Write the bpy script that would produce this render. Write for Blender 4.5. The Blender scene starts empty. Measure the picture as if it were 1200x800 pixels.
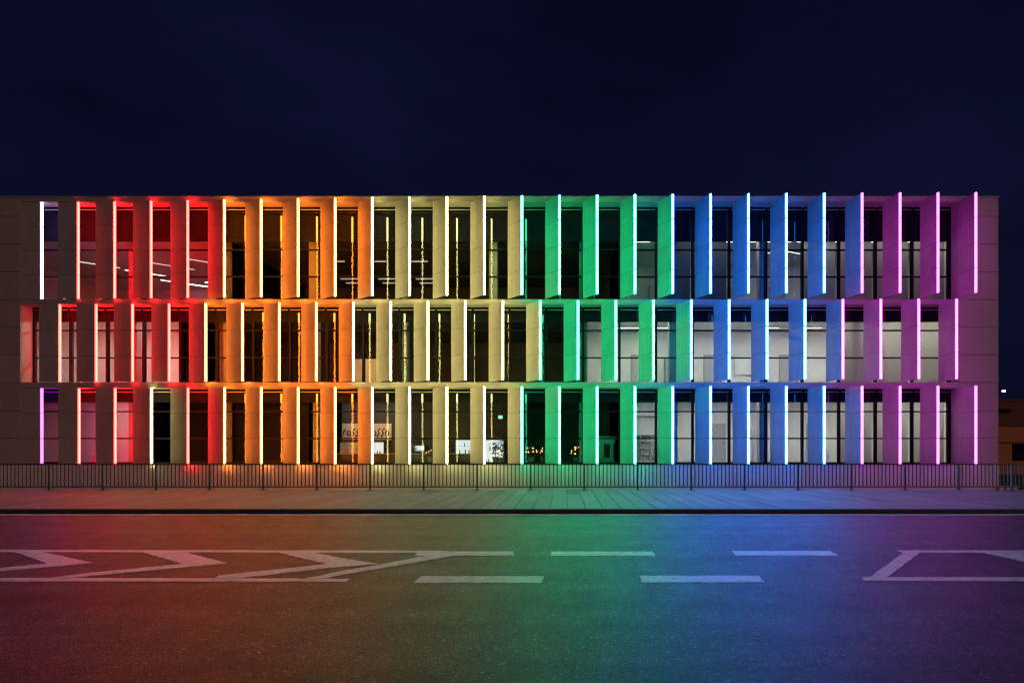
import bpy, math, random
from mathutils import Vector
random.seed(7)
R = math.radians
SC = bpy.context.scene
COL = SC.collection

# ------------------------------------------------------------------ camera
H = 1.5            # camera height above the road
D = 25.0           # distance to the facade plane
F = 625.0          # focal length in pixels of a 1200 px wide frame
VX, VY = 660.0, 527.0   # vanishing point of the street's depth direction
cam = bpy.data.cameras.new('camera')
cam.sensor_width = 36.0
cam.lens = 36.0 * F / 1200.0
cam.shift_x = (600 - VX) / 1200.0
cam.shift_y = (VY - 400) / 1200.0
cam.clip_start = 0.05
cam.clip_end = 3000
co = bpy.data.objects.new('camera', cam)
COL.objects.link(co)
co.location = (0, 0, H)
co.rotation_euler = (R(90), 0, 0)
SC.camera = co

# ------------------------------------------------------------------ sky and light
w = bpy.data.worlds.new('World'); SC.world = w; w.use_nodes = True
nt = w.node_tree; nt.nodes.clear()
out = nt.nodes.new('ShaderNodeOutputWorld')
bg = nt.nodes.new('ShaderNodeBackground'); bg.inputs['Strength'].default_value = 0.05
sky = nt.nodes.new('ShaderNodeTexSky'); sky.sky_type = 'NISHITA'; sky.sun_disc = False
sky.sun_elevation = R(-4.0); sky.sun_rotation = R(200); sky.altitude = 400
sky.air_density = 1.0; sky.dust_density = 0.6; sky.ozone_density = 3.0
tc = nt.nodes.new('ShaderNodeTexCoord')
mp = nt.nodes.new('ShaderNodeMapping'); mp.inputs['Scale'].default_value = (1.0, 1.0, 2.6)
nz = nt.nodes.new('ShaderNodeTexNoise'); nz.inputs['Scale'].default_value = 1.5
nz.inputs['Detail'].default_value = 4; nz.inputs['Roughness'].default_value = 0.55
rp = nt.nodes.new('ShaderNodeMapRange')
rp.inputs['From Min'].default_value = 0.36; rp.inputs['From Max'].default_value = 0.72
rp.inputs['To Min'].default_value = 0.0; rp.inputs['To Max'].default_value = 1.0
night = nt.nodes.new('ShaderNodeMixRGB'); night.blend_type = 'ADD'; night.inputs['Fac'].default_value = 1.0
night.inputs['Color2'].default_value = (0.028, 0.045, 0.215, 1)       # deep night blue
cl = nt.nodes.new('ShaderNodeMixRGB'); cl.blend_type = 'MIX'
cl.inputs['Color2'].default_value = (0.10, 0.118, 0.53, 1)           # thin cloud, lit by the town
nt.links.new(tc.outputs['Generated'], mp.inputs['Vector'])
nt.links.new(mp.outputs['Vector'], nz.inputs['Vector'])
nt.links.new(nz.outputs['Fac'], rp.inputs['Value'])
nt.links.new(sky.outputs['Color'], night.inputs['Color1'])
nt.links.new(night.outputs['Color'], cl.inputs['Color1'])
nt.links.new(rp.outputs['Result'], cl.inputs['Fac'])
nt.links.new(cl.outputs['Color'], bg.inputs['Color'])
nt.links.new(bg.outputs['Background'], out.inputs['Surface'])

sun = bpy.data.lights.new('town_glow', 'SUN')
sun.energy = 0.52; sun.angle = R(25); sun.color = (1.0, 0.55, 0.41)
so = bpy.data.objects.new('town_glow', sun); COL.objects.link(so)
so.rotation_euler = (R(79), 0, R(61))

vs = SC.view_settings
vs.view_transform = 'Standard'; vs.look = 'None'; vs.gamma = 1.0; vs.exposure = 0.0
vs.use_curve_mapping = False
cy = SC.cycles
cy.use_denoising = True
cy.max_bounces = 8; cy.diffuse_bounces = 3; cy.glossy_bounces = 3; cy.transparent_max_bounces = 12
cy.sample_clamp_indirect = 25.0
cy.use_adaptive_sampling = False
cy.filter_width = 1.3
cy.caustics_reflective = False; cy.caustics_refractive = False
try:
    cy.use_light_tree = True
except Exception:
    pass

# ------------------------------------------------------------------ materials
MATS = {}
def mat(name, col, rough=0.6, var=0.0, scale=4.0, bump=0.0, bscale=60.0, metal=0.0, spec=0.5, obj_var=0.0, streak=0.0):
    if name in MATS: return MATS[name]
    m = bpy.data.materials.new(name); m.use_nodes = True
    n = m.node_tree; b = n.nodes['Principled BSDF']
    b.inputs['Base Color'].default_value = (*col, 1)
    b.inputs['Roughness'].default_value = rough
    b.inputs['Metallic'].default_value = metal
    b.inputs['Specular IOR Level'].default_value = spec
    geo = n.nodes.new('ShaderNodeNewGeometry')
    last = None
    if var or obj_var or streak:
        hs = n.nodes.new('ShaderNodeHueSaturation'); hs.inputs['Color'].default_value = (*col, 1)
        val = None
        if var:
            t = n.nodes.new('ShaderNodeTexNoise'); t.inputs['Scale'].default_value = scale
            t.inputs['Detail'].default_value = 6; t.inputs['Roughness'].default_value = 0.65
            n.links.new(geo.outputs['Position'], t.inputs['Vector'])
            r = n.nodes.new('ShaderNodeMapRange')
            r.inputs['From Min'].default_value = 0.25; r.inputs['From Max'].default_value = 0.75
            r.inputs['To Min'].default_value = 1 - var; r.inputs['To Max'].default_value = 1 + var
            n.links.new(t.outputs['Fac'], r.inputs['Value']); val = r.outputs['Result']
            rr = n.nodes.new('ShaderNodeMapRange')
            rr.inputs['To Min'].default_value = max(0.02, rough - 0.12); rr.inputs['To Max'].default_value = min(1, rough + 0.12)
            n.links.new(t.outputs['Fac'], rr.inputs['Value']); n.links.new(rr.outputs['Result'], b.inputs['Roughness'])
        if streak:
            mpn = n.nodes.new('ShaderNodeMapping'); mpn.inputs['Scale'].default_value = (9, 9, 0.5)
            n.links.new(geo.outputs['Position'], mpn.inputs['Vector'])
            t2 = n.nodes.new('ShaderNodeTexNoise'); t2.inputs['Scale'].default_value = 1.0; t2.inputs['Detail'].default_value = 5
            n.links.new(mpn.outputs['Vector'], t2.inputs['Vector'])
            r2 = n.nodes.new('ShaderNodeMapRange')
            r2.inputs['From Min'].default_value = 0.3; r2.inputs['From Max'].default_value = 0.7
            r2.inputs['To Min'].default_value = 1 - streak; r2.inputs['To Max'].default_value = 1 + streak
            n.links.new(t2.outputs['Fac'], r2.inputs['Value'])
            if val is None: val = r2.outputs['Result']
            else:
                mm = n.nodes.new('ShaderNodeMath'); mm.operation = 'MULTIPLY'
                n.links.new(val, mm.inputs[0]); n.links.new(r2.outputs['Result'], mm.inputs[1]); val = mm.outputs[0]
        if obj_var:
            oi = n.nodes.new('ShaderNodeObjectInfo')
            r3 = n.nodes.new('ShaderNodeMapRange')
            r3.inputs['To Min'].default_value = 1 - obj_var; r3.inputs['To Max'].default_value = 1 + obj_var
            n.links.new(oi.outputs['Random'], r3.inputs['Value'])
            if val is None: val = r3.outputs['Result']
            else:
                mm = n.nodes.new('ShaderNodeMath'); mm.operation = 'MULTIPLY'
                n.links.new(val, mm.inputs[0]); n.links.new(r3.outputs['Result'], mm.inputs[1]); val = mm.outputs[0]
        n.links.new(val, hs.inputs['Value'])
        n.links.new(hs.outputs['Color'], b.inputs['Base Color'])
    if bump:
        t = n.nodes.new('ShaderNodeTexNoise'); t.inputs['Scale'].default_value = bscale; t.inputs['Detail'].default_value = 4
        n.links.new(geo.outputs['Position'], t.inputs['Vector'])
        bp = n.nodes.new('ShaderNodeBump'); bp.inputs['Strength'].default_value = bump; bp.inputs['Distance'].default_value = 0.02
        n.links.new(t.outputs['Fac'], bp.inputs['Height']); n.links.new(bp.outputs['Normal'], b.inputs['Normal'])
    MATS[name] = m
    return m

def emit(name, col, strength, base=(0.8, 0.8, 0.8)):
    if name in MATS: return MATS[name]
    m = bpy.data.materials.new(name); m.use_nodes = True
    b = m.node_tree.nodes['Principled BSDF']
    b.inputs['Base Color'].default_value = (*base, 1)
    b.inputs['Roughness'].default_value = 0.4
    mx = max(col)
    b.inputs['Emission Color'].default_value = (col[0] / mx, col[1] / mx, col[2] / mx, 1)
    b.inputs['Emission Strength'].default_value = strength * mx
    MATS[name] = m
    return m

def glass_mat():
    m = bpy.data.materials.new('window_glass'); m.use_nodes = True
    n = m.node_tree; n.nodes.clear()
    o = n.nodes.new('ShaderNodeOutputMaterial')
    tr = n.nodes.new('ShaderNodeBsdfTransparent'); tr.inputs['Color'].default_value = (0.90, 0.935, 0.925, 1)
    gl = n.nodes.new('ShaderNodeBsdfGlossy'); gl.inputs['Roughness'].default_value = 0.0
    fr = n.nodes.new('ShaderNodeFresnel'); fr.inputs['IOR'].default_value = 1.5
    mu = n.nodes.new('ShaderNodeMath'); mu.operation = 'MULTIPLY'; mu.inputs[1].default_value = 0.22
    n.links.new(fr.outputs['Fac'], mu.inputs[0])
    mx = n.nodes.new('ShaderNodeMixShader')
    n.links.new(mu.outputs[0], mx.inputs['Fac'])
    n.links.new(tr.outputs[0], mx.inputs[1]); n.links.new(gl.outputs[0], mx.inputs[2])
    n.links.new(mx.outputs[0], o.inputs['Surface'])
    return m

def blind_mat(name, col):
    if name in MATS: return MATS[name]
    m = bpy.data.materials.new(name); m.use_nodes = True
    n = m.node_tree; n.nodes.clear()
    o = n.nodes.new('ShaderNodeOutputMaterial')
    di = n.nodes.new('ShaderNodeBsdfDiffuse'); di.inputs['Color'].default_value = (*col, 1)
    tl = n.nodes.new('ShaderNodeBsdfTranslucent'); tl.inputs['Color'].default_value = (*col, 1)
    mx = n.nodes.new('ShaderNodeMixShader'); mx.inputs['Fac'].default_value = 0.55
    n.links.new(di.outputs[0], mx.inputs[1]); n.links.new(tl.outputs[0], mx.inputs[2])
    n.links.new(mx.outputs[0], o.inputs['Surface'])
    MATS[name] = m
    return m

def asphalt_mat():
    m = bpy.data.materials.new('asphalt'); m.use_nodes = True
    n = m.node_tree; b = n.nodes['Principled BSDF']
    g = n.nodes.new('ShaderNodeNewGeometry')
    def noise(s, d, ro=0.6, src=None):
        t = n.nodes.new('ShaderNodeTexNoise'); t.inputs['Scale'].default_value = s
        t.inputs['Detail'].default_value = d; t.inputs['Roughness'].default_value = ro
        n.links.new(src or g.outputs['Position'], t.inputs['Vector']); return t.outputs['Fac']
    def rng(v, a, c, lo, hi):
        r = n.nodes.new('ShaderNodeMapRange'); r.inputs['From Min'].default_value = a; r.inputs['From Max'].default_value = c
        r.inputs['To Min'].default_value = lo; r.inputs['To Max'].default_value = hi
        n.links.new(v, r.inputs['Value']); return r.outputs['Result']
    def mul(a, c):
        k = n.nodes.new('ShaderNodeMath'); k.operation = 'MULTIPLY'
        n.links.new(a, k.inputs[0]); n.links.new(c, k.inputs[1]); return k.outputs[0]
    vo = n.nodes.new('ShaderNodeTexVoronoi'); vo.inputs['Scale'].default_value = 85
    n.links.new(g.outputs['Position'], vo.inputs['Vector'])
    sep = n.nodes.new('ShaderNodeSeparateColor'); n.links.new(vo.outputs['Color'], sep.inputs['Color'])
    stone = rng(sep.outputs[0], 0.0, 1.0, 0.35, 1.65)
    big = rng(noise(0.5, 4), 0.3, 0.7, 0.85, 1.15)
    mpn = n.nodes.new('ShaderNodeMapping'); mpn.inputs['Scale'].default_value = (0.06, 1.6, 1)
    n.links.new(g.outputs['Position'], mpn.inputs['Vector'])
    lanes = rng(noise(1.0, 4, 0.6, mpn.outputs['Vector']), 0.3, 0.7, 0.6, 1.38)
    vo2 = n.nodes.new('ShaderNodeTexVoronoi'); vo2.inputs['Scale'].default_value = 48
    n.links.new(g.outputs['Position'], vo2.inputs['Vector'])
    sep2 = n.nodes.new('ShaderNodeSeparateColor'); n.links.new(vo2.outputs['Color'], sep2.inputs['Color'])
    chip_glints = rng(sep2.outputs[1], 0.90, 1.0, 1.0, 3.2)  # bright stones, their sparkle put into the base colour
    dark = rng(sep2.outputs[2], 0.0, 0.14, 0.3, 1.0)
    v = mul(mul(mul(stone, big), lanes), mul(chip_glints, dark))
    hs = n.nodes.new('ShaderNodeHueSaturation'); hs.inputs['Color'].default_value = (0.056, 0.056, 0.059, 1)
    n.links.new(v, hs.inputs['Value']); n.links.new(hs.outputs['Color'], b.inputs['Base Color'])
    n.links.new(rng(noise(2.5, 5), 0.3, 0.7, 0.42, 0.56), b.inputs['Roughness'])
    b.inputs['Specular IOR Level'].default_value = 0.18
    bp = n.nodes.new('ShaderNodeBump'); bp.inputs['Strength'].default_value = 0.55; bp.inputs['Distance'].default_value = 0.008
    n.links.new(vo.outputs['Distance'], bp.inputs['Height']); n.links.new(bp.outputs['Normal'], b.inputs['Normal'])
    return m

def paint_mat():
    m = bpy.data.materials.new('road_paint'); m.use_nodes = True
    n = m.node_tree; b = n.nodes['Principled BSDF']
    g = n.nodes.new('ShaderNodeNewGeometry')
    t = n.nodes.new('ShaderNodeTexNoise'); t.inputs['Scale'].default_value = 7; t.inputs['Detail'].default_value = 10; t.inputs['Roughness'].default_value = 0.8
    n.links.new(g.outputs['Position'], t.inputs['Vector'])
    cr = n.nodes.new('ShaderNodeValToRGB')
    cr.color_ramp.elements[0].position = 0.34; cr.color_ramp.elements[0].color = (0.10, 0.098, 0.098, 1)
    cr.color_ramp.elements[1].position = 0.43; cr.color_ramp.elements[1].color = (0.66, 0.65, 0.63, 1)
    e = cr.color_ramp.elements.new(0.62); e.color = (0.88, 0.87, 0.85, 1)
    n.links.new(t.outputs['Fac'], cr.inputs['Fac']); n.links.new(cr.outputs['Color'], b.inputs['Base Color'])
    b.inputs['Roughness'].default_value = 0.45
    b.inputs['Specular IOR Level'].default_value = 0.35
    bp = n.nodes.new('ShaderNodeBump'); bp.inputs['Strength'].default_value = 0.4; bp.inputs['Distance'].default_value = 0.005
    n.links.new(t.outputs['Fac'], bp.inputs['Height']); n.links.new(bp.outputs['Normal'], b.inputs['Normal'])
    return m

CLAD = mat('cladding', (0.40, 0.365, 0.335), 0.5, var=0.08, scale=1.2, obj_var=0.05, streak=0.05)
FINM = mat('fin_cladding', (0.42, 0.39, 0.36), 0.5, var=0.10, scale=1.8, obj_var=0.05, streak=0.08)
JOINT = mat('joint_dark', (0.03, 0.03, 0.03), 0.8)
BAND = mat('band_metal', (0.40, 0.37, 0.34), 0.45, var=0.10, scale=2.0)
PLINTH = mat('plinth_concrete', (0.78, 0.79, 0.77), 0.75, var=0.12, scale=2.0, obj_var=0.05, streak=0.06)
FRAME = mat('frame_dark', (0.007, 0.007, 0.009), 0.6, spec=0.06)
SPAND = mat('spandrel_glass', (0.010, 0.011, 0.016), 0.0)
ROOFM = mat('roof_felt', (0.12, 0.12, 0.12), 0.9)
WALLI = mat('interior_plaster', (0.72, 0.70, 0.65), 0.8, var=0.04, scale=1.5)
WALLD = mat('interior_unlit', (0.065, 0.06, 0.06), 0.8, var=0.1, scale=1.5)  # plaster of the dim rooms, their darkness put into the colour
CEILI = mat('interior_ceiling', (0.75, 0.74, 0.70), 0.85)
CEILD = mat('interior_ceiling_unlit', (0.045, 0.045, 0.045), 0.85)  # ceiling of the dim rooms, darkened in its colour likewise
FLOORI = mat('interior_floor', (0.22, 0.21, 0.20), 0.5, var=0.1, scale=2)
COLM = mat('column_concrete', (0.30, 0.30, 0.31), 0.8, var=0.1, scale=3)
GLASS = glass_mat()
ASPH = asphalt_mat()
PAINT = paint_mat()
PAVE = mat('pavement_concrete', (0.185, 0.18, 0.178), 0.62, var=0.16, scale=1.6, bump=0.25, bscale=45, obj_var=0.2)
PAVEB = mat('pavement_joint', (0.12, 0.115, 0.11), 0.85)
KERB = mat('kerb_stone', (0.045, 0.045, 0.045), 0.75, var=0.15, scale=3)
STEEL = mat('railing_paint', (0.075, 0.078, 0.08), 0.42)
SOIL = mat('ground_soil', (0.06, 0.055, 0.05), 0.95, var=0.3, scale=1.0)
GRAV = mat('gravel_strip', (0.20, 0.20, 0.19), 0.9, var=0.3, scale=9, bump=0.5, bscale=30)

# ------------------------------------------------------------------ mesh helpers
def mesh(name, verts, faces):
    me = bpy.data.meshes.new(name)
    me.from_pydata(verts, [], faces); me.update()
    return me

def box_vf(b, vs_=None, fs_=None):
    vs_ = [] if vs_ is None else vs_; fs_ = [] if fs_ is None else fs_
    x0, x1, y0, y1, z0, z1 = b
    k = len(vs_)
    vs_ += [(x0, y0, z0), (x1, y0, z0), (x1, y1, z0), (x0, y1, z0), (x0, y0, z1), (x1, y0, z1), (x1, y1, z1), (x0, y1, z1)]
    fs_ += [(k, k + 3, k + 2, k + 1), (k + 4, k + 5, k + 6, k + 7), (k, k + 1, k + 5, k + 4),
            (k + 1, k + 2, k + 6, k + 5), (k + 2, k + 3, k + 7, k + 6), (k + 3, k, k + 4, k + 7)]
    return vs_, fs_

def boxes_mesh(name, bs):
    v, f = [], []
    for b in bs: box_vf(b, v, f)
    return mesh(name, v, f)

def bevel_box_mesh(name, b, c):
    """a box whose eight corners and twelve edges are chamfered by c"""
    import bmesh
    me = boxes_mesh(name, [b])
    bm = bmesh.new(); bm.from_mesh(me)
    bmesh.ops.bevel(bm, geom=list(bm.edges), offset=c, segments=1, affect='EDGES')
    bm.to_mesh(me); bm.free()
    return me

def cyl_vf(cx, cy_, z0, z1, r0, r1=None, n=12, v=None, f=None):
    r1 = r0 if r1 is None else r1
    v = [] if v is None else v; f = [] if f is None else f
    k = len(v)
    for i in range(n):
        a = 2 * math.pi * i / n
        v.append((cx + r0 * math.cos(a), cy_ + r0 * math.sin(a), z0))
    for i in range(n):
        a = 2 * math.pi * i / n
        v.append((cx + r1 * math.cos(a), cy_ + r1 * math.sin(a), z1))
    for i in range(n):
        j = (i + 1) % n
        f.append((k + i, k + j, k + n + j, k + n + i))
    f.append(tuple(k + i for i in reversed(range(n)))); f.append(tuple(k + n + i for i in range(n)))
    return v, f

def ob(name, me, m=None, parent=None, loc=None, rotz=0.0, kind=None):
    o = bpy.data.objects.new(name, me); COL.objects.link(o)
    if m is not None:
        if len(me.materials) == 0: me.materials.append(m)
        elif me.materials[0] != m:
            o.material_slots[0].link = 'OBJECT'; o.material_slots[0].material = m
    if parent: o.parent = parent
    if loc: o.location = loc
    if rotz: o.rotation_euler.z = rotz
    if kind: o['kind'] = kind
    return o

def bx(name, b, m, parent=None, kind=None):
    return ob(name, boxes_mesh(name, [b]), m, parent, kind=kind)

def thing(name, label, cat, loc=(0, 0, 0), rotz=0, group=None):
    o = bpy.data.objects.new(name, None); COL.objects.link(o)
    o.location = loc; o.rotation_euler.z = rotz; o.empty_display_size = 0.3
    return tag(o, label, cat, group)

def tag(o, label, cat, group=None):
    o['label'] = label; o['category'] = cat
    if group: o['group'] = group
    return o

# metres per reference unit at the facade and at the glass; heights and widths read off the drawing of the facade
S = D / F
GD = D + 0.57                   # glass plane
SG = GD / F
def fx(x): return (x - VX) * S
def fz(y): return H + (VY - y) * S
def gz(y): return H + (VY - y) * SG
def gx(x): return (x - VX) * SG

# ------------------------------------------------------------------ ground, road, pavement
gv = [(-400, -300, -0.02), (400, -300, -0.02), (400, 12.6, -0.02), (-400, 12.6, -0.02)]
KY = H * F / (601.5 - VY)       # kerb line, 12.6 m away
KH = 0.10
FY = (H - KH) * F / (574.0 - VY)   # railing line
ground = ob('ground', mesh('ground', [(-900, -900, -0.62), (900, -900, -0.62), (900, 1500, -0.62), (-900, 1500, -0.62)], [(0, 1, 2, 3)]), SOIL, kind='structure')
road = bx('road', (-120, 120, -60, KY, -0.5, 0.0), ASPH, kind='structure')
kerb = thing('kerb', 'x', 'y'); del kerb['label']; del kerb['category']; kerb['kind'] = 'structure'
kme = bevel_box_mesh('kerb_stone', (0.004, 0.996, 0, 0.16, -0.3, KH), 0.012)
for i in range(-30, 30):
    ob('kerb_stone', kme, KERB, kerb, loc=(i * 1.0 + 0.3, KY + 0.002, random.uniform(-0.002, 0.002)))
pavement = bx('pavement', (-120, 120, KY + 0.17, FY + 0.22, -0.6, KH - 0.022), PAVEB, kind='structure')
py0, py1 = KY + 0.166, FY + 0.20
nr = 3; dp = (py1 - py0) / nr; pw = 0.43
pme = bevel_box_mesh('paving_slab', (0.009, pw - 0.009, 0.009, dp - 0.009, -0.02, 0.0), 0.004)
for r_ in range(nr):
    for i in range(-51, 46):
        ob('paving_slab', pme, PAVE, pavement, loc=(i * pw + 0.11, py0 + r_ * dp, KH + random.uniform(-0.003, 0.002)))
gravel = bx('gravel_bed', (-120, 120, FY + 0.22, D + 0.03, -0.615, -0.5), GRAV, kind='structure')

def rd(x, y):
    z = H * F / (y - VY)
    return ((x - VX) * z / F, z)

def marking(name, pts, zz=0.004):
    """a painted shape on the road: outline in plan, edges roughened, a thin real layer"""
    P = []
    n = len(pts)
    for i in range(n):
        a, b = Vector(pts[i]), Vector(pts[(i + 1) % n])
        L = (b - a).length; k = max(1, min(60, int(L / 0.06)))
        for j in range(k):
            q = a.lerp(b, j / k)
            if j: q = q + Vector((random.gauss(0, 0.006), random.gauss(0, 0.007)))
            P.append((q.x, q.y))
    m_ = len(P)
    v = [(x, y, zz) for x, y in P] + [(x, y, 0.0005) for x, y in P]
    area = sum(P[i][0] * P[(i + 1) % m_][1] - P[(i + 1) % m_][0] * P[i][1] for i in range(m_))
    idx = list(range(m_)) if area > 0 else list(reversed(range(m_)))
    f = [tuple(idx)]
    for q in range(m_):
        a, b = idx[q], idx[(q + 1) % m_]
        f.append((a, a + m_, b + m_, b))
    return ob(name, mesh(name, v, f), PAINT, road)

def mk(name, pts, ox, oy, s=3.0, zz=0.004):
    return marking(name, [rd(ox + x / s, oy + y / s) for x, y in pts], zz)

mk('edge_line', [(-3000, 66.5), (5400, 66.5), (5400, 70.5), (-3000, 70.5)], 0, 580)
mk('lane_line', [(-1500, 189), (1560, 195), (1620, 203), (-1500, 197)], 0, 580)
mk('lane_line', [(-1500, 288), (745, 292), (1232, 294), (1218, 304), (-1500, 301)], 0, 580)
mk('chevron_marking', [(-420, 203), (-300, 203), (-120, 238), (-240, 252), (-700, 290), (-790, 290), (-640, 272), (-290, 242)], 0, 580, zz=0.007)
mk('chevron_marking', [(50, 200), (150, 200), (325, 238), (205, 250), (-200, 283), (-290, 288), (-140, 270), (165, 241)], 0, 580, zz=0.0075)
mk('chevron_marking', [(495, 200), (645, 200), (800, 240), (560, 262), (250, 290), (170, 292), (330, 272), (640, 242)], 0, 580, zz=0.007)
mk('chevron_marking', [(965, 200), (1090, 200), (1200, 222), (1330, 242), (1200, 252), (850, 291), (745, 296), (770, 283), (1150, 243)], 0, 580, zz=0.0075)
mk('taper_line', [(1060, 297), (1120, 297), (1200, 281), (1340, 258), (1600, 213), (1540, 206), (1330, 246), (1200, 268)], 0, 580, zz=0.009)
mk('lane_dash', [(1470, 198), (1804, 198), (1807, 213), (1455, 213)], 0, 580, zz=0.0065)
mk('lane_dash', [(280, 285), (712, 285), (705, 308), (255, 308)], 400, 580)
mk('lane_dash', [(738, 198), (1095, 198), (1103, 213), (735, 213)], 400, 580)
mk('lane_dash', [(-150, 283), (268, 283), (287, 306), (-145, 307)], 800, 580)
mk('lane_dash', [(172, 196), (520, 196), (545, 212), (185, 212)], 800, 580)
mk('lane_line', [(752, 194), (2600, 194), (2600, 202), (772, 202)], 800, 580)
mk('lane_line', [(630, 289), (2600, 289), (2600, 302), (640, 302)], 800, 580, zz=0.0055)
mk('hatch_line', [(785, 197), (838, 200), (705, 300), (645, 300)], 800, 580, zz=0.0085)
mk('hatch_line', [(1062, 204), (1190, 204), (1430, 250), (1340, 264)], 800, 580, zz=0.0075)

# ------------------------------------------------------------------ railing
rail = thing('street_railing', 'dark painted steel railing with upright bars along the pavement edge', 'railing', (0, FY, KH))
RS = FY / F
def rx(x): return (x - VX) * RS
P0, PP = rx(58.0), 62.65 * RS
RH = 31.0 * RS
ks = list(range(-2, 21))
x_a, x_b = P0 + ks[0] * PP, P0 + ks[-1] * PP
postm = boxes_mesh('post', [(-0.028, 0.028, -0.028, 0.028, 0.012, RH - 0.046)])
plm = bevel_box_mesh('foot_plate', (-0.11, 0.11, -0.07, 0.07, 0.0, 0.013), 0.004)
barm = boxes_mesh('bar', [(-0.017, 0.017, -0.009, 0.009, 0.135, RH - 0.044)])
trm = bevel_box_mesh('top_rail', (0.0015, PP - 0.0015, -0.035, 0.035, RH - 0.046, RH), 0.006)
brm = boxes_mesh('bottom_rail', [(0.029, PP - 0.029, -0.018, 0.018, 0.095, 0.135)])
NB = 13
for k in ks:
    x = P0 + k * PP
    p = ob('post', postm, STEEL, rail, loc=(x, 0, 0))
    ob('foot_plate', plm, STEEL, p)
    if k == ks[-1]: break
    ob('top_rail', trm, STEEL, rail, loc=(x, 0, 0))
    ob('bottom_rail', brm, STEEL, rail, loc=(x, 0, 0))
    for j in range(NB):
        ob('bar', barm, STEEL, rail, loc=(x + (j + 1) * PP / (NB + 1), 0, 0))

# ------------------------------------------------------------------ office building shell
XL, XR = fx(23.6), fx(1124.0)          # window opening ends
BL, BR = -36.0, fx(1170.0)
ROOF = fz(231.5)
ROWS = [(454.3, 543.2), (356.3, 447.7), (236.6, 350.5)]     # ground, first, second storey
RZ = [(fz(b), fz(t)) for t, b in ROWS]                     # (bottom, top) of each window row
TRANS = [(482.0, 513.5), (387.0, 419.0), (292.5, 324.0)]
SPB = [471.3, 377.2, 283.0]
BACK = D + 14
bld = thing('office_building', 'long three storey office block with tilted fins edged in rainbow coloured light', 'building', (0, D, 0))
def bp(name, b, m):      # building part, given in world coordinates
    x0, x1, y0, y1, z0, z1 = b
    return ob(name, boxes_mesh(name, [(x0, x1, y0 - D, y1 - D, z0, z1)]), m, bld)

# horizontal bands between the rows (their undersides are the window heads)
bands = [(RZ[0][1], RZ[1][0]), (RZ[1][1], RZ[2][0]), (RZ[2][1], ROOF)]
for z0, z1 in bands:
    bp('spandrel_band', (XL, XR, D + 0.004, BACK - 0.2, z0, z1), BAND)
    # thin drip profile along the lower edge
    bp('drip_edge', (XL + 0.01, XR - 0.01, D - 0.018, D + 0.003, z0 + 0.002, z0 + 0.042), BAND)
bp('roof_coping', (BL, BR + 0.02, D - 0.03, BACK, ROOF + 0.002, ROOF + 0.055), BAND)
# plinth of one concrete panel per bay
bp('plinth_core', (BL + 0.1, BR - 0.1, D + 0.08, BACK - 0.2, -0.6, RZ[0][0] - 0.012), JOINT)
BAY = 43.92 * S
n_pl = int((BR - BL) / BAY)
x = BR
plw = BAY - 0.012
ppm = bevel_box_mesh('plinth_panel', (-plw, 0, -0.02, 0.078, -0.6, RZ[0][0] - 0.03), 0.006)
while x > BL:
    ob('plinth_panel', ppm, PLINTH, bld, loc=(x, 0, 0)); x -= BAY
bp('plinth_sill', (BL + 0.02, BR + 0.012, D - 0.05, D + 0.078, RZ[0][0] - 0.028, RZ[0][0] - 0.002), BAND)
# end walls with recessed joints: core + cladding panels
for (xa, xb) in ((BL, XL), (XR, BR)):
    bp('end_wall_core', (xa + (0.1 if xa == BL else 0), xb - (0.1 if xb == BR else 0), D + 0.062, BACK - 0.1 if xb == BR else D + 0.45, RZ[0][0], ROOF), JOINT)
edges_y = [231.5, 253.5, 285.8, 318.2, 351.0, 383.5, 415.5, 448.0, 481.5, 513.3, 543.2]
for j in range(len(edges_y) - 1):
    z1, z0 = fz(edges_y[j]), fz(edges_y[j + 1])
    # left wall: columns 1.9 m wide, right wall: one column that turns the corner
    x1 = XL
    while x1 > BL:
        x0 = max(BL, x1 - 1.95)
        me = bevel_box_mesh('cladding_panel', (x0 + 0.009, x1 - (0.009 if x1 < XL else 0.0), 0.0, 0.06, z0 + 0.010, z1 - 0.010), 0.006)
        ob('cladding_panel', me, CLAD, bld); x1 = x0
    me = bevel_box_mesh('cladding_panel', (XR, BR, 0.0, 0.06, z0 + 0.010, z1 - 0.010), 0.006)
    ob('cladding_panel', me, CLAD, bld)
    y = 0.066
    while y < BACK - D - 0.2:                        # gable side panels
        me = bevel_box_mesh('cladding_panel', (BR - 0.095, BR, y, y + 2.3, z0 + 0.005, z1 - 0.005), 0.004)
        ob('cladding_panel', me, CLAD, bld); y += 2.31
# jamb linings of each window row
for z0, z1 in RZ:
    bp('jamb_lining', (XL - 0.05, XL + 0.004, D + 0.061, GD + 0.1, z0 + 0.002, z1 - 0.002), CLAD)
    bp('jamb_lining', (XR - 0.004, XR + 0.05, D + 0.061, GD + 0.1, z0 + 0.002, z1 - 0.002), CLAD)
bp('rear_wall', (BL, BR - 0.1, BACK - 0.1, BACK, -0.6, ROOF), CLAD)

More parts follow.
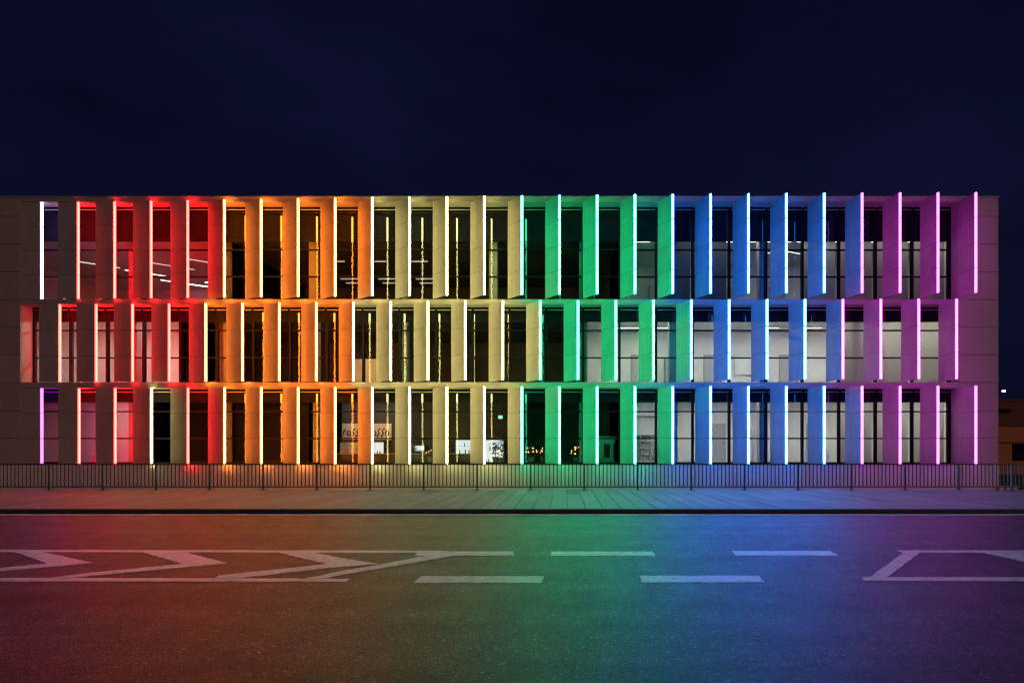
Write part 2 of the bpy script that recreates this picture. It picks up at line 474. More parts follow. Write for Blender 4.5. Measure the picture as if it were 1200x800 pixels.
# ------------------------------------------------------------------ windows
CW = 1.757
X0 = -25.41
NC = 25
MW = 0.055
for r_, (z0, z1) in enumerate(RZ):
    sp = gz(SPB[r_]); t1, t2 = gz(TRANS[r_][0]), gz(TRANS[r_][1])
    zt = z1 - 0.004
    hd = zt - 0.20                                    # head box above the glass
    y0, y1 = GD - D, GD - D + 0.02
    # shared meshes in column coordinates
    fr = boxes_mesh('window_frame', [(-MW, MW, 0.012, 0.15, z0 + 0.003, zt),
                                     (MW, CW - MW, 0.014, 0.10, z0 + 0.003, z0 + 0.06),
                                     (MW, CW - MW, -0.045, 0.10, hd, zt)])
    tm = boxes_mesh('transom', [(MW, CW - MW, 0.014, 0.10, -0.032, 0.032)])
    bounds = [(z0 + 0.06, t2 - 0.032), (t2 + 0.032, t1 - 0.032), (t1 + 0.032, sp)]
    pms = [boxes_mesh('pane', [(MW, CW - MW, 0.02, 0.032, a, b)]) for a, b in bounds]
    spm = boxes_mesh('spandrel_panel', [(MW, CW - MW, 0.012, 0.05, sp + 0.002, hd)])
    hb = boxes_mesh('head_strip', [(MW, CW - MW, -0.062, -0.047, hd + 0.05, hd + 0.085)])
    for c in range(NC):
        x = X0 + c * CW
        wn = ob('window', fr, FRAME, bld, loc=(x, GD - D, 0))
        for zz in (t1, t2): ob('transom', tm, FRAME, wn, loc=(0, 0, zz))
        for pm in pms: ob('pane', pm, GLASS, wn)
        ob('spandrel_panel', spm, SPAND, wn)
        ob('head_strip', hb, BAND, wn)
    bp('end_post', (X0 + NC * CW - MW, XR - 0.006, GD - 0.05, GD + 0.14, z0 + 0.003, zt), FRAME)

# ------------------------------------------------------------------ fins with light tubes
LS = 55.0
# hue of the light, power, and the pale tint of the diffuser's face
HUE = {      # colour, power of the sides, power of the outer faces, pale tint of the outer faces
    'red':     ((1.00, 0.007, 0.009), 2.7, 0.20, (0.0, 0.55, 0.22)),
    'orange':  ((1.00, 0.205, 0.012), 2.0, 0.17, (0.0, 0.7, 0.72)),
    'yellow':  ((1.00, 0.87, 0.27), 0.82, 0.14, (0.0, 0.0, 0.4)),
    'green':   ((0.0, 1.00, 0.33), 0.60, 0.95, (1.3, 0.0, 0.5)),
    'blue':    ((0.0, 0.165, 1.00), 0.56, 2.0, (1.5, 0.3, 0.0)),
    'magenta': ((0.60, 0.026, 0.66), 0.44, 0.42, (0.3, 0.22, 0.1)),
    'violet':  ((0.42, 0.02, 1.00), 0.36, 0.30, (0.3, 0.25, 0.0)),
    'ice':     ((0.40, 0.40, 1.00), 0.42, 0.30, (0.6, 0.6, 0.0)),
}
def led(h):
    c, k, kf, wv = HUE[h]
    return (emit('light_' + h, tuple(v * LS * k for v in c), 1.0),
            emit('light_face_' + h, tuple(v * LS * kf + p for v, p in zip(c, wv)), 1.0))
def seq(*runs):
    o_ = []
    for h, n in runs: o_ += [h] * n
    return o_
TOPC = seq(('ice', 1), ('red', 4), ('orange', 4), ('yellow', 4), ('green', 4), ('blue', 5), ('magenta', 4))
MIDC = seq(('red', 4), ('orange', 4), ('yellow', 5), ('green', 4), ('blue', 4), ('magenta', 4))
BOTC = seq(('violet', 1), ('red', 2), ('yellow', 1), ('red', 1), ('orange', 4), ('yellow', 4), ('green', 4), ('blue', 5), ('magenta', 4))
FL, FT = 0.93, 0.058        # fin length and thickness
FINROWS = [(BOTC, 24.0, 3), (MIDC, 45.6, 3), (TOPC, 24.0, 4)]
for r_, (cols, xs, nseg) in enumerate(FINROWS):
    z0, z1 = RZ[r_]
    z0 += 0.012; z1 -= 0.012
    hh = (z1 - z0) / nseg
    core = boxes_mesh('fin', [(0.006, FL - 0.002, 0.014, FT - 0.014, 0.004, nseg * hh - 0.004)])
    pan = bevel_box_mesh('panel', (0.0, FL, 0.0, FT, 0.006, hh - 0.006), 0.006)
    tubes = {}
    def tube_mesh(h):
        if h not in tubes:
            me = bevel_box_mesh('light_tube', (FL + 0.002, FL + 0.075, 0.002, FT + 0.010, 0.016, hh - 0.016), 0.009)
            side, face = led(h)
            me.materials.append(side); me.materials.append(face)
            for p in me.polygons:               # the diffuser's two broad faces are paler than its rim
                if p.normal.y < -0.9 or p.normal.x > 0.9: p.material_index = 1
            tubes[h] = me
        return tubes[h]
    for k, h in enumerate(cols):
        xp = xs + 43.92 * k
        q = (xp - 24.0) / 43.92
        th = max(0.0, 3.4 * q - (5.0 if r_ == 0 else 1.2) * math.exp(-q / 2.5))
        fin = ob('fin', core, JOINT, bld, loc=(fx(xp), 0.0 if th > 2 else -0.001, z0), rotz=-R(th))
        for s in range(nseg):
            ob('panel', pan, FINM, fin, loc=(0, 0, s * hh))
            ob('light_tube', tube_mesh(h), None, fin, loc=(0, 0, s * hh))

# ------------------------------------------------------------------ rooms behind the glass
def cx(c): return X0 + c * CW
RB = GD + 0.16
FLOORZ = [RZ[i][0] - 0.02 for i in range(3)]
CEILZ = [gz(SPB[i]) + 0.42 for i in range(3)]
def room(r_, c0, c1, depth, wall, ceil):
    xa, xb = cx(c0), cx(c1)
    z0, z1 = FLOORZ[r_], CEILZ[r_]
    t = 0.04
    bp('room_rear_wall', (xa + t, xb - t, RB + depth, RB + depth + 0.1, z0, z1), wall)
    bp('room_floor', (xa + t, xb - t, RB, RB + depth, z0 - 0.0, z0 + 0.03), FLOORI)
    bp('room_ceiling', (xa + t, xb - t, RB - 0.08, RB + depth + 0.1, z1, z1 + 0.08), ceil)
    bp('partition_wall', (xa - t + 0.001, xa + t - 0.001, RB, RB + depth + 0.1, z0, z1 + 0.08), wall)
    bp('partition_wall', (xb - t + 0.001, xb + t - 0.001, RB, RB + depth + 0.1, z0, z1 + 0.08), wall)

STEELW = mat('lamp_housing', (0.5, 0.5, 0.5), 0.4)
def lamp(label, x, y, z, lx, ly, strength, col=(1.0, 0.95, 0.86), rz=0.0, group=None, key='white'):
    t = thing('ceiling_light', label, 'ceiling light', (x, y, z), rz, group)
    ob('housing', boxes_mesh('housing', [(-lx / 2, lx / 2, -ly / 2, ly / 2, -0.05, 0.0)]), STEELW, t)
    ob('diffuser', boxes_mesh('diffuser', [(-lx / 2 + 0.02, lx / 2 - 0.02, -ly / 2 + 0.02, ly / 2 - 0.02, -0.062, -0.05)]),
       emit('lamp_%s_%g' % (key, strength), col, strength), t)
    return t

# ground floor
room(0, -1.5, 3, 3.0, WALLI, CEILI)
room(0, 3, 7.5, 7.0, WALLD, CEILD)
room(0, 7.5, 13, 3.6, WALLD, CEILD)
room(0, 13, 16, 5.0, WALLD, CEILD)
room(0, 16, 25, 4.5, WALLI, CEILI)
# first floor
room(1, -2, 4, 4.0, WALLI, CEILI)
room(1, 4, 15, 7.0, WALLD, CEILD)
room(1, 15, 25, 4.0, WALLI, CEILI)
# second floor
room(2, -2.5, 5, 9.0, WALLI, CEILI)
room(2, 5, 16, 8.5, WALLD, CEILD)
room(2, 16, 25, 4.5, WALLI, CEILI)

def rlamps(r_, cs, dy, strength, label, group):
    for c in cs:
        lamp(label, cx(c), RB + dy, CEILZ[r_] - 0.001, 1.5, 0.3, strength, group=group)
rlamps(0, (16.5, 17.5, 18.5, 19.5, 20.5, 21.5, 22.5, 23.5, 24.5), 1.3, 34, 'long white ceiling light in the bright ground floor rooms behind the blue fins', 'ceiling lights of the bright ground floor rooms')
rlamps(1, (15.5, 16.5, 17.5, 18.5, 19.5, 20.5, 21.5, 22.5, 23.5, 24.5), 1.2, 38, 'long white ceiling light in the bright first floor rooms behind the blue fins', 'ceiling lights of the bright first floor rooms')
rlamps(2, (16.5, 17.5, 18.5, 19.5, 20.5, 21.5, 22.5, 23.5, 24.5), 0.7, 11, 'long white ceiling light in the top floor rooms behind the blue and magenta fins', 'ceiling lights of the bright top floor rooms')
lamp('dim ceiling light in the ground floor room by the violet light tube', cx(1.5), RB + 1.5, CEILZ[0] - 0.001, 1.5, 0.3, 26.0)
for c in (-0.6, 0.8, 2.2, 3.3):
    lamp('ceiling light in the first floor room behind the plain and red fins', cx(c), RB + 1.2, CEILZ[1] - 0.001, 1.5, 0.3, 38, group='ceiling lights of the corner first floor room')
for c in (0.0, 2.0, 4.0):  # unseen lights added to turn the room grey
    lamp('added light hidden above the glass to brighten the top floor room behind the red fins', cx(c), RB + 0.5, CEILZ[2] - 0.001, 1.5, 0.25, 7, group='added front lights of the top floor room')
for i, (c, dy, a, st) in enumerate(((-0.4, 4.0, 35, 1.5), (0.6, 5.6, 35, 3.0), (1.0, 7.4, 35, 4.0), (1.9, 4.3, 35, 0.8), (2.4, 6.8, -28, 4.0), (1.7, 8.2, 35, 4.0), (3.2, 3.6, 35, 0.8), (3.6, 5.8, 35, 3.0), (3.4, 7.6, 28, 4.0))):
    lamp('slanting bar of ceiling light in the top floor room behind the red fins', cx(c), RB + dy, CEILZ[2] - 0.001, 2.2, 0.16, st, rz=R(a), group='slanting ceiling lights of the top floor room')
for i, c in enumerate((7.2, 8.5, 9.8)):
    for dy in (3.6, 6.6, 7.4):
        lamp('faint ceiling light bar in the dark top floor hall behind the orange fins', cx(c), RB + dy, CEILZ[2] - 0.001, 1.5, 0.12, 0.7, group='faint ceiling light bars of the dark top floor hall')
lamp('added lamp above the pale doorway panel in the dark first floor hall behind an orange fin', cx(8.5), RB + 1.2, CEILZ[1] - 0.001, 1.2, 0.3, 12)  # added to light the pale panel below it
for c in (7.9, 9.0):
    lamp('small cafe ceiling light over the counter', cx(c), RB + 2.6, CEILZ[0] - 0.001, 0.9, 0.25, 26.0, group='cafe ceiling lights')

# structural columns inside
for r_ in range(3):
    for i in range(9):
        x = 14.15 - i * 4.39
        if r_ == 0 and i in (5, 4): continue
        bp('column', (x - 0.2, x + 0.2, RB + 0.25, RB + 0.65, FLOORZ[r_] + 0.03, CEILZ[r_]), COLM)

# roller blinds
BL1 = blind_mat('blind_cloth', (0.47, 0.465, 0.40))
BL2 = blind_mat('blind_cloth_dense', (0.13, 0.15, 0.17))
TUBE = mat('blind_tube', (0.35, 0.35, 0.34), 0.4)
def blind(r_, c, drop, m, label, group=None):
    xa, xb = cx(c) + 0.09, cx(c + 1) - 0.09
    z1 = CEILZ[r_] - 0.03; z0 = FLOORZ[r_] + 0.05 + (z1 - FLOORZ[r_]) * (1 - drop)
    t = thing('roller_blind', label, 'roller blind', ((xa + xb) / 2, RB + 0.06, z0), 0, group)
    hw = (xb - xa) / 2
    n = 36
    v, f = [], []
    ph = random.uniform(0, 6)
    for i in range(n + 1):
        u = -hw + 2 * hw * i / n
        dy = 0.006 * math.sin(ph + u * 9) + 0.004 * math.sin(ph * 2 + u * 21)
        v += [(u, dy, 0.02), (u, dy * 0.3, z1 - z0 - 0.02)]
    for i in range(n):
        f.append((2 * i, 2 * i + 2, 2 * i + 3, 2 * i + 1))
    ob('cloth', mesh('cloth', v, f), m, t)
    ob('bottom_bar', boxes_mesh('bottom_bar', [(-hw, hw, -0.012, 0.012, 0.0, 0.022)]), TUBE, t)
    ob('roller', boxes_mesh('roller', [(-hw, hw, -0.025, 0.03, z1 - z0 - 0.05, z1 - z0)]), TUBE, t)
for c in (22, 23, 24):
    blind(0, c, 1.0, BL1, 'pale beige blind drawn down in a ground floor window behind the magenta fins', 'ground floor blinds')
    blind(1, c, 1.0, BL1, 'pale beige blind drawn down in a first floor window behind the magenta fins', 'first floor blinds')
for c in (21, 22, 23, 24):
    blind(2, c, 1.0, BL1, 'grey beige blind drawn down in a top floor window behind the magenta fins', 'top floor blinds')
for c in (17, 18):
    blind(2, c, 1.0, BL2, 'dense blue grey blind drawn down in a top floor window behind the blue fins', 'dense top floor blinds')

# ------------------------------------------------------------------ neighbour house, lamp, barrier
NY = 46.0
NS = NY / F
def nx(x): return (x - VX) * NS
def nzz(y): return H + (VY - y) * NS
BRICK = mat('render_warm_lit', (0.60, 0.235, 0.09), 0.85, var=0.15, scale=0.8)  # orange-brown wall with warm lamplight put into its colour
DUSK = mat('render_maroon', (0.16, 0.06, 0.05), 0.85, var=0.15, scale=0.8)
nb = thing('flat_roofed_building', 'low flat roofed building with a lower wall coloured orange as if lamplit beyond the office block', 'building', (nx(1190), NY, 0))
def npart(name, b, m):
    x0, x1, y0, y1, z0, z1 = b
    return ob(name, boxes_mesh(name, [(x0 - nx(1190), x1 - nx(1190), y0 - NY, y1 - NY, z0, z1)]), m, nb)
npart('lower_wall', (nx(1140), nx(1186), NY, NY + 10, -0.6, nzz(499)), BRICK)
npart('lower_wall', (nx(1186), nx(1420), NY, NY + 10, -0.6, nzz(540)), BRICK)
npart('lower_wall', (nx(1186), nx(1420), NY, NY + 10, nzz(520), nzz(499)), BRICK)
npart('window', (nx(1186), nx(1420), NY + 0.35, NY + 0.4, nzz(540), nzz(520)), SPAND)
npart('ledge', (nx(1140), nx(1420), NY - 0.12, NY + 10, nzz(499) + 0.002, nzz(497)), DUSK)
npart('ledge', (nx(1140), nx(1420), NY - 0.06, NY - 0.002, nzz(519.5), nzz(517.5)), DUSK)
npart('upper_wall', (nx(1140), nx(1420), NY, NY + 10, nzz(497) + 0.002, nzz(470)), DUSK)
npart('vent', (nx(1171), nx(1184), NY - 0.05, NY - 0.002, nzz(484), nzz(479)), FRAME)
npart('coping', (nx(1139), nx(1421), NY - 0.1, NY + 10.1, nzz(470) + 0.002, nzz(467)), DUSK)

fl = thing('flood_lamp', 'small white floodlight on the roof of the low flat roofed building', 'lamp', ((1175.0 - VX) * (NY + 1.0) / F, NY + 1.0, nzz(467)))
zL = nzz(459) - nzz(467) + 0.1
ob('pole', mesh('pole', *cyl_vf(0, 0, 0, zL, 0.04, n=8)), STEEL, fl)
ob('head', boxes_mesh('head', [(-0.16, 0.16, -0.12, 0.1, zL, zL + 0.14)]), STEEL, fl)
ob('lens', boxes_mesh('lens', [(-0.14, 0.14, -0.14, -0.122, zL + 0.02, zL + 0.12)]), emit('flood', (0.75, 0.95, 1.0), 30), fl)

REDW = mat('barrier_red', (0.55, 0.03, 0.02), 0.5)
WHT = mat('barrier_white', (0.75, 0.74, 0.70), 0.5)
ba = thing('road_barrier', 'red and white striped low barrier behind the railing past the office block', 'barrier', (17.3, FY + 2.2, -0.5))
for i in range(6):
    ob('board', boxes_mesh('board', [(i * 0.14 - 0.42, i * 0.14 - 0.281, -0.02, 0.02, 0.36, 0.6)]), REDW if i % 2 == 0 else WHT, ba)
for xx in (-0.36, 0.36):
    ob('foot', boxes_mesh('foot', [(xx - 0.04, xx + 0.04, -0.25, 0.25, 0, 0.06), (xx - 0.03, xx + 0.03, 0.021, 0.05, 0.06, 0.6)]), STEEL, ba)

# ------------------------------------------------------------------ things inside the rooms
WHITEC = mat('cabinet_white', (0.72, 0.71, 0.67), 0.45)
GREYC = mat('cabinet_grey', (0.34, 0.34, 0.33), 0.5)
DARKC = mat('counter_dark', (0.03, 0.03, 0.035), 0.35)
CREAM = mat('sign_cream', (0.78, 0.72, 0.58), 0.7, var=0.05)
INK = mat('sign_ink', (0.01, 0.01, 0.01), 0.6)
LEAF = mat('leaf_dark', (0.02, 0.045, 0.018), 0.5, var=0.3, scale=8)
POT = mat('pot_clay', (0.12, 0.10, 0.09), 0.7)
SHADE = mat('book_mix', (0.30, 0.22, 0.18), 0.7, var=0.6, scale=9)
FZ = [z + 0.03 for z in FLOORZ]

def shelf_unit(label, x, y, z, wd, ht, rows, colsn, group=None):
    t = thing('shelf_unit', label, 'shelf', (x, y, z), 0, group)
    dp_ = 0.34; th_ = 0.025
    ob('back_board', boxes_mesh('back_board', [(-wd / 2, wd / 2, 0, 0.012, 0, ht)]), WHITEC, t)
    for i in range(colsn + 1):
        xx = -wd / 2 + i * wd / colsn
        ob('upright', boxes_mesh('upright', [(xx - th_ / 2, xx + th_ / 2, -dp_, -0.001, 0, ht)]), WHITEC, t)
    for j in range(rows + 1):
        zz = j * (ht - th_) / rows
        for i in range(colsn):
            xa = -wd / 2 + i * wd / colsn + th_ / 2 + 0.001
            ob('shelf', boxes_mesh('shelf', [(xa, xa + wd / colsn - th_ - 0.002, -dp_ + 0.01, -0.001, zz, zz + th_)]), WHITEC, t)
            if j < rows and random.random() < 0.7:
                n_ = random.randint(3, 7); q = xa + 0.02; bs = []
                for _ in range(n_):
                    w_ = random.uniform(0.025, 0.06)
                    if q + w_ > xa + wd / colsn - th_ - 0.03: break
                    bs.append((q, q + w_ - 0.004, -0.26, -0.03, zz + th_ + 0.001, zz + th_ + random.uniform(0.16, 0.27))); q += w_
                if bs: ob('folders', boxes_mesh('folders', bs), SHADE if random.random() < .6 else GREYC, t)
    return t

def cabinet(label, x, y, z, wd, ht, dp_, m, doors=2, name='cabinet', group=None):
    t = thing(name, label, 'cabinet', (x, y, z), 0, group)
    ob('carcass', boxes_mesh('carcass', [(-wd / 2, wd / 2, -dp_ + 0.02, 0, 0, ht)]), m, t)
    for i in range(doors):
        xa = -wd / 2 + i * wd / doors
        d_ = ob('door', bevel_box_mesh('door', (xa + 0.004, xa + wd / doors - 0.004, -dp_, -dp_ + 0.018, 0.004, ht - 0.004), 0.003), m, t)
        ob('handle', boxes_mesh('handle', [(xa + wd / doors - 0.06, xa + wd / doors - 0.045, -dp_ - 0.03, -dp_ - 0.001, ht * 0.4, ht * 0.6)]), STEEL, d_)
    return t

RW0, RW1, RW2 = RB + 4.49, RB + 3.99, RB + 4.49
shelf_unit('white open shelving with folders in the bright ground floor room behind the green fins', cx(17.1), RW0, FZ[0], 1.7, 1.5, 4, 3)
cabinet('white wall cupboards high on the rear wall above the ground floor shelving', cx(17.1), RW0, FZ[0] + 2.55, 1.7, 0.85, 0.36, WHITEC, 3)
cabinet('tall white double cupboard in the ground floor room behind the blue fins', cx(20.9), RW0, FZ[0], 1.1, 1.75, 0.45, WHITEC, 2)
cabinet('small white wall cupboard above the tall ground floor cupboard', cx(20.9), RW0, FZ[0] + 2.6, 0.8, 0.8, 0.36, WHITEC, 1)
cabinet('low white sideboard on the ground floor beside the drawn blinds', cx(21.9), RB + 2.2, FZ[0], 1.3, 0.62, 0.45, WHITEC, 3, 'sideboard')
cabinet('grey filing cupboard in the first floor room behind the teal fin', cx(18.0), RW1, FZ[1], 1.2, 1.9, 0.5, GREYC, 2)
cabinet('tall grey cupboard in the top floor room behind the green fins', cx(17.6), RW2, FZ[2], 1.4, 2.1, 0.5, GREYC, 3)
def board(label, x, y, z, wd, ht):
    t = thing('whiteboard', label, 'whiteboard', (x, y, z))
    ob('panel_face', boxes_mesh('panel_face', [(-wd / 2 + 0.02, wd / 2 - 0.02, -0.02, 0, 0.02, ht - 0.02)]), WHITEC, t)
    ob('edge_frame', boxes_mesh('edge_frame', [(-wd / 2, wd / 2, -0.03, 0, 0, 0.019), (-wd / 2, wd / 2, -0.03, 0, ht - 0.019, ht),
        (-wd / 2, -wd / 2 + 0.019, -0.03, 0, 0.02, ht - 0.02), (wd / 2 - 0.019, wd / 2, -0.03, 0, 0.02, ht - 0.02)]), GREYC, t)
    ob('pen_tray', boxes_mesh('pen_tray', [(-0.3, 0.3, -0.09, -0.031, 0.0, 0.012)]), GREYC, t)
board('framed whiteboard on the rear wall of the first floor room behind the blue fins', cx(20.4), RW1 - 0.001, FZ[1] + 1.0, 1.8, 1.1)
board('pale framed panel made to stand for a lit doorway in the dark first floor hall behind an orange fin', -10.45, RB + 2.6, FZ[1] + 0.1, 1.6, 1.55)  # framed panel added in place of a lit doorway

# exit signs
EXG = emit('exit_green', (0.06, 0.9, 0.62), 2.2)
for (px_, py_, dist, lab) in ((161.5, 424, RB + 1.6, 'small glowing green exit sign in the lit first floor room behind the red fins'),
                              (586.5, 488.5, RB + 2.4, 'tiny glowing green exit sign in the ground floor cafe')):
    sc_ = dist / F
    t = thing('exit_sign', lab, 'exit sign', ((px_ - VX) * sc_, dist, H + (VY - py_) * sc_))
    hw = 0.2 if px_ < 300 else 0.11
    ob('case', bevel_box_mesh('case', (-hw, hw, 0.0, 0.05, -0.09, 0.09), 0.006), WHITEC, t)
    ob('light_panel', boxes_mesh('light_panel', [(-hw + 0.015, hw - 0.015, -0.006, -0.001, -0.075, 0.075)]), EXG, t)
    ob('hanger', boxes_mesh('hanger', [(-0.01, 0.01, 0.02, 0.03, 0.091, (CEILZ[1] if px_ < 300 else CEILZ[0]) - (H + (VY - py_) * sc_))]), STEEL, t)

# cafe: lettered board, cupboards, lit display cases, counter
CYB = RB + 3.59
CS = CYB / F
def kx(x): return (x - VX) * CS
def kz(y): return H + (VY - y) * CS
sg = thing('lettered_board', 'long cream board with black handwritten lettering above the cafe counter', 'sign', (kx(401), CYB, kz(515)))
bw, bh = kx(459) - kx(401), kz(496) - kz(515)
ob('board', bevel_box_mesh('board', (0, bw, -0.03, 0, 0, bh), 0.004), CREAM, sg)
ob('shelf_strip', boxes_mesh('shelf_strip', [(-0.05, bw + 0.05, -0.12, 0, -0.06, -0.002)]), DARKC, sg)
def stroke(pts, w_, y_, v, f):
    P = [Vector(p) for p in pts]
    for i in range(len(P)):
        d_ = (P[min(i + 1, len(P) - 1)] - P[max(i - 1, 0)]).normalized()
        n_ = Vector((-d_.y, d_.x)) * w_ * (0.6 + 0.5 * abs(math.sin(i * 0.7)))
        for q in (P[i] + n_, P[i] - n_):
            v.append((q.x, y_, q.y))
    k0 = len(v) - 2 * len(P)
    for i in range(len(P) - 1):
        a_ = k0 + 2 * i
        f.append((a_, a_ + 1, a_ + 3, a_ + 2))
def arc(cx_, cy_, rx_, ry_, a0, a1, n=10):
    return [(cx_ + rx_ * math.cos(R(a0 + (a1 - a0) * i / n)), cy_ + ry_ * math.sin(R(a0 + (a1 - a0) * i / n))) for i in range(n + 1)]
GL = {
    'r': [[(0.02, 0.0), (0.07, 0.22), (0.05, 0.26)], [(0.06, 0.16), (0.12, 0.26), (0.18, 0.22)]],
    'o': [arc(0.11, 0.12, 0.09, 0.12, 90, 460)],
    's': [[(0.0, 0.0), (0.08, 0.04), (0.15, 0.10), (0.10, 0.16), (0.08, 0.24), (0.16, 0.34), (0.20, 0.28)], [(0.0, 0.05), (0.06, -0.04), (0.13, 0.02)]],
}
xx = 0.02
for wi, word in enumerate(('rosso', 'rosso')):
    for ch in word:
        v, f = [], []
        for st in GL[ch]:
            stroke([(xx + px_ + 0.35 * py_ * 0.3, 0.2 + py_ * 1.25) for px_, py_ in st], 0.036, -0.0325, v, f)
        ob('letter', mesh('letter', v, f), INK, sg)
        xx += 0.235
    xx += 0.22
cabinet('pair of pale cupboard doors under the lettered cafe board', kx(411), CYB, kz(536), kx(421) - kx(401), kz(516.5) - kz(536) - 0.07, 0.3, CREAM, 2)
LITP = emit('display_glow', (0.72, 0.90, 1.0), 0.85)
def display(label, xa, xb, yt, yb, nsh):
    t = thing('display_case', label, 'display case', (kx((xa + xb) / 2), CYB, kz(yb)))
    hw = (kx(xb) - kx(xa)) / 2; ht = kz(yt) - kz(yb)
    ob('lit_back', boxes_mesh('lit_back', [(-hw, hw, -0.05, -0.02, 0.0, ht)]), LITP, t)
    ob('case_frame', boxes_mesh('case_frame', [(-hw - 0.04, -hw - 0.001, -0.35, 0, 0, ht), (hw + 0.001, hw + 0.04, -0.35, 0, 0, ht), (-hw - 0.04, hw + 0.04, -0.35, 0, ht + 0.001, ht + 0.05)]), DARKC, t)
    for i in range(nsh):
        zz = ht * (i + 0.12) / nsh
        sh = ob('shelf', boxes_mesh('shelf', [(-hw + 0.002, hw - 0.002, -0.33, -0.052, zz, zz + 0.02)]), GREYC, t)
        q = -hw + 0.08
        while q < hw - 0.08:
            if random.random() < 0.6:
                hb_ = random.uniform(0.12, 0.26)
                v, f = cyl_vf(q, -0.2, zz + 0.021, zz + 0.021 + hb_ * 0.65, 0.035, n=8)
                cyl_vf(q, -0.2, zz + 0.021 + hb_ * 0.65, zz + 0.021 + hb_, 0.03, 0.012, n=8, v=v, f=f)
                ob('bottle', mesh('bottle', v, f), random.choice([DARKC, GREYC, SHADE, POT]), sh)
            q += random.uniform(0.09, 0.2)
    return t
display('glowing white display case beside the lettered cafe board', 438, 452, 518, 533.5, 1)
display('wide glowing display case with bottles in the cafe behind a yellow fin', 535, 556, 515.5, 541, 3)
display('tall glowing display case in the cafe behind the dark potted plants', 566, 591, 515.5, 543, 2)
display('narrow dim display case low in the cafe behind a yellow fin', 487, 499, 522, 528, 1)
ct = thing('cafe_counter', 'long dark cafe counter with a pale top behind the yellow fins', 'counter', (kx(490), RB + 2.5, FZ[0]))
ob('counter_body', boxes_mesh('counter_body', [(-4.3, 3.2, -0.3, 0.3, 0, 0.42)]), DARKC, ct)
ob('counter_top', bevel_box_mesh('counter_top', (-4.35, 3.25, -0.36, 0.34, 0.421, 0.46), 0.006), GREYC, ct)

def plant(label, x, y, z, ht, spread, nleaf, group=None):
    t = thing('potted_plant', label, 'plant', (x, y, z), 0, group)
    v, f = cyl_vf(0, 0, 0, 0.3, 0.13, 0.18, n=14)
    ob('pot', mesh('pot', v, f), POT, t)
    v, f = cyl_vf(0, 0, 0.301, ht * 0.75, 0.02, 0.01, n=6)
    ob('stem', mesh('stem', v, f), POT, t)
    for i in range(nleaf):
        a = random.uniform(0, 2 * math.pi); h0 = random.uniform(0.35, 0.95) * ht * 0.8
        L = random.uniform(0.5, 1.0) * spread; up = random.uniform(0.1, 0.5)
        v, f = [], []
        n = 6
        for j in range(n + 1):
            u = j / n
            r_ = 0.02 + L * u; zz = h0 + up * L * u * 1.6 - 0.7 * L * u * u * random.uniform(0.9, 1.1)
            w_ = 0.055 * math.sin(math.pi * min(1, u * 0.92 + 0.08)) + 0.004
            v += [(r_ * math.cos(a) - w_ * math.sin(a), r_ * math.sin(a) + w_ * math.cos(a), zz - 0.01),
                  (r_ * math.cos(a), r_ * math.sin(a), zz + 0.012),
                  (r_ * math.cos(a) + w_ * math.sin(a), r_ * math.sin(a) - w_ * math.cos(a), zz - 0.01)]
        for j in range(n):
            k = 3 * j
            f += [(k, k + 1, k + 4, k + 3), (k + 1, k + 2, k + 5, k + 4)]
        ob('leaf', mesh('leaf', v, f), LEAF, t)
plant('dark leafy potted plant in front of the glowing display case', gx(578) , RB + 0.7, FZ[0], 1.35, 0.42, 22)
plant('tall dark potted plant with long leaves beside a pale yellow fin', gx(592), RB + 0.6, FZ[0], 1.6, 0.55, 30)

BULB = emit('bulb_warm', (1.0, 0.30, 0.08), 5.0)
BULBW = emit('bulb_amber', (1.0, 0.62, 0.25), 4.0)
def garland(label, px_, n, spread, ht):
    x = gx(px_)
    t = thing('lit_shrub', label, 'potted shrub', (x, RB + 0.4, FZ[0]))
    v, f = cyl_vf(0, 0, 0, 0.28, 0.14, 0.19, n=14)
    ob('pot', mesh('pot', v, f), POT, t)
    v, f = cyl_vf(0, 0, 0.281, ht * 0.8, 0.02, 0.008, n=6)
    ob('trunk', mesh('trunk', v, f), POT, t)
    v, f = [], []
    for i in range(260):
        a = random.uniform(0, 6.283); u = random.random() ** 0.6; zz = 0.32 + (ht - 0.32) * random.random()
        rr = spread * u * (1.15 - (zz - 0.3) / ht)
        c = Vector((rr * math.cos(a), rr * math.sin(a), zz))
        d1 = Vector((random.gauss(0, 1), random.gauss(0, 1), random.gauss(0, 1))).normalized() * 0.045
        d2 = Vector((random.gauss(0, 1), random.gauss(0, 1), random.gauss(0, 1))).normalized() * 0.02
        k = len(v); v += [tuple(c - d1), tuple(c + d2), tuple(c + d1), tuple(c - d2)]; f.append((k, k + 1, k + 2, k + 3))
    lv = ob('foliage', mesh('foliage', v, f), LEAF, t, kind='stuff')
    for i in range(n):
        a = random.uniform(3.3, 6.1); zz = random.uniform(0.45, ht * 0.85)
        rr = spread * 1.05 * (1.15 - (zz - 0.3) / ht)
        s_ = random.uniform(0.016, 0.034)
        v, f = cyl_vf(0, 0, -s_, 0, s_ * 0.5, s_, n=8); cyl_vf(0, 0, 0.0, s_, s_, s_ * 0.4, n=8, v=v, f=f)
        ob('bulb', mesh('bulb', v, f), BULB if random.random() < 0.7 else BULBW, t, loc=(rr * math.cos(a), rr * math.sin(a), zz))
garland('small shrub hung with red and amber bulbs beside the dark potted plants', 588, 6, 0.25, 0.95)
garland('shrub hung with amber bulbs just right of the first green light tube', 622, 8, 0.3, 0.95)
garland('little shrub with a few red bulbs next to a green fin', 637, 4, 0.2, 0.85)
garland('shrub with a dense cluster of bright orange bulbs between green fins', 676, 10, 0.3, 0.95)
garland('small shrub with faint red bulbs behind a yellow fin', 502, 5, 0.25, 0.85)
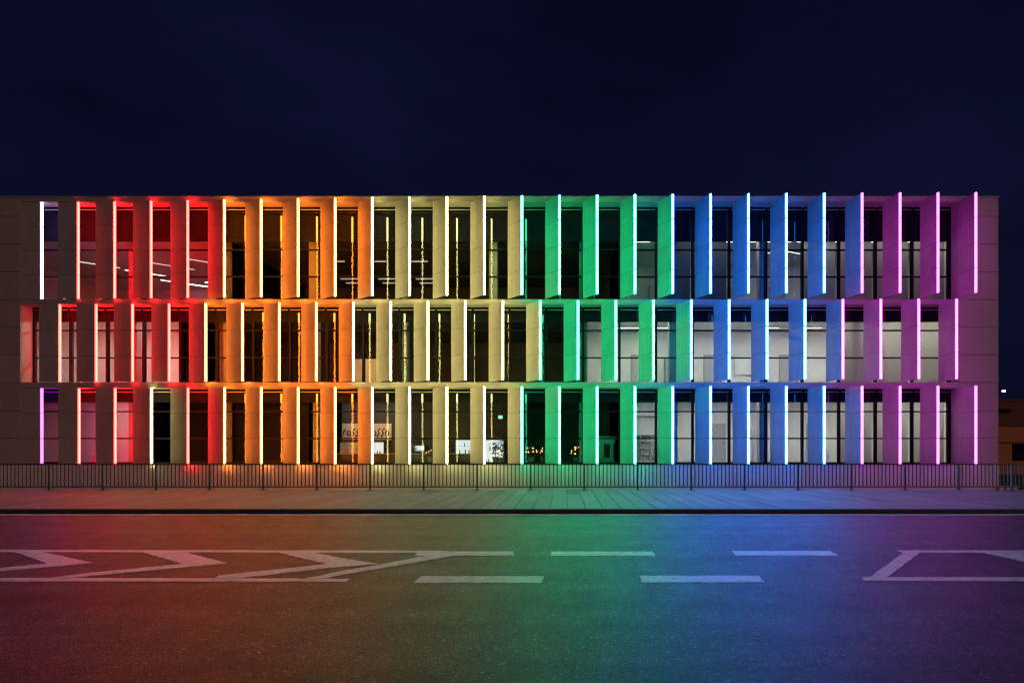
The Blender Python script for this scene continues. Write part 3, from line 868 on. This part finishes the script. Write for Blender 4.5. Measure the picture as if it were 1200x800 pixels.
ki = thing('kiosk_booth', 'pale boxy kiosk with two dark openings inside the glass between green fins', 'kiosk', (gx(717) + 0.12, RB + 1.6, FZ[0]))
ob('booth_wall', boxes_mesh('booth_wall', [(-0.6, 0.6, 0, 0.6, 0, 1.28)]), WHITEC, ki)
ob('opening', boxes_mesh('opening', [(-0.36, -0.06, -0.012, -0.001, 0.25, 0.95)]), DARKC, ki)
ob('opening', boxes_mesh('opening', [(0.12, 0.38, -0.012, -0.001, 0.1, 0.98)]), DARKC, ki)
ob('canopy', boxes_mesh('canopy', [(-0.64, 0.64, -0.12, 0.62, 1.281, 1.34)]), WHITEC, ki)
cr = thing('storage_crate', 'square crate with a round lid mark on the floor of the dim corner room', 'crate', (gx(106), RB + 0.5, FZ[0]))
ob('crate_body', bevel_box_mesh('crate_body', (-0.3, 0.3, -0.25, 0.25, 0, 0.36), 0.01), GREYC, cr)
v, f = cyl_vf(0, 0, 0, 0.02, 0.12, n=18)
o = ob('round_plate', mesh('round_plate', v, f), WHITEC, cr, loc=(0, -0.251, 0.19)); o.rotation_euler.x = R(90)

# doors and skirting on the rear walls of the lit rooms, visible ceiling bars
DOORM = mat('door_grey', (0.40, 0.40, 0.39), 0.5)
for r_, cs, yy in ((0, (19.4, 22.6), RW0), (1, (16.9, 19.2, 21.6), RW1), (2, (19.6, 21.3), RW2)):
    for c in cs:
        xx = cx(c)
        d_ = bp('room_door', (xx - 0.45, xx + 0.45, yy - 0.03, yy + 0.008, FZ[r_], FZ[r_] + 2.05), DOORM)
        ob('handle', boxes_mesh('handle', [(xx + 0.32, xx + 0.42, yy - D - 0.07, yy - D - 0.031, FZ[r_] + 1.0, FZ[r_] + 1.03)]), STEEL, d_)
        ob('door_frame', boxes_mesh('door_frame', [(xx - 0.52, xx - 0.452, yy - D - 0.04, yy - D + 0.008, FZ[r_], FZ[r_] + 2.12), (xx + 0.452, xx + 0.52, yy - D - 0.04, yy - D + 0.008, FZ[r_], FZ[r_] + 2.12), (xx - 0.452, xx + 0.452, yy - D - 0.04, yy - D + 0.008, FZ[r_] + 2.052, FZ[r_] + 2.12)]), GREYC, d_)
for c in (15.9, 16.8, 20.1, 21.4):
    lamp('thin bright ceiling bar deep in the first floor rooms behind the blue and green fins', cx(c) + 0.9, RB + 2.7, CEILZ[1] - 0.001, 1.4, 0.1, 4.0, group='thin ceiling bars of the first floor rooms')
for c, a in ((20.2, 24), (21.0, 24)):
    lamp('slanting thin ceiling bar in the top floor room behind the blue fins', cx(c) + 0.9, RB + 2.4, CEILZ[2] - 0.001, 2.0, 0.07, 2.5, rz=R(a), group='slanting ceiling bars behind the blue fins')
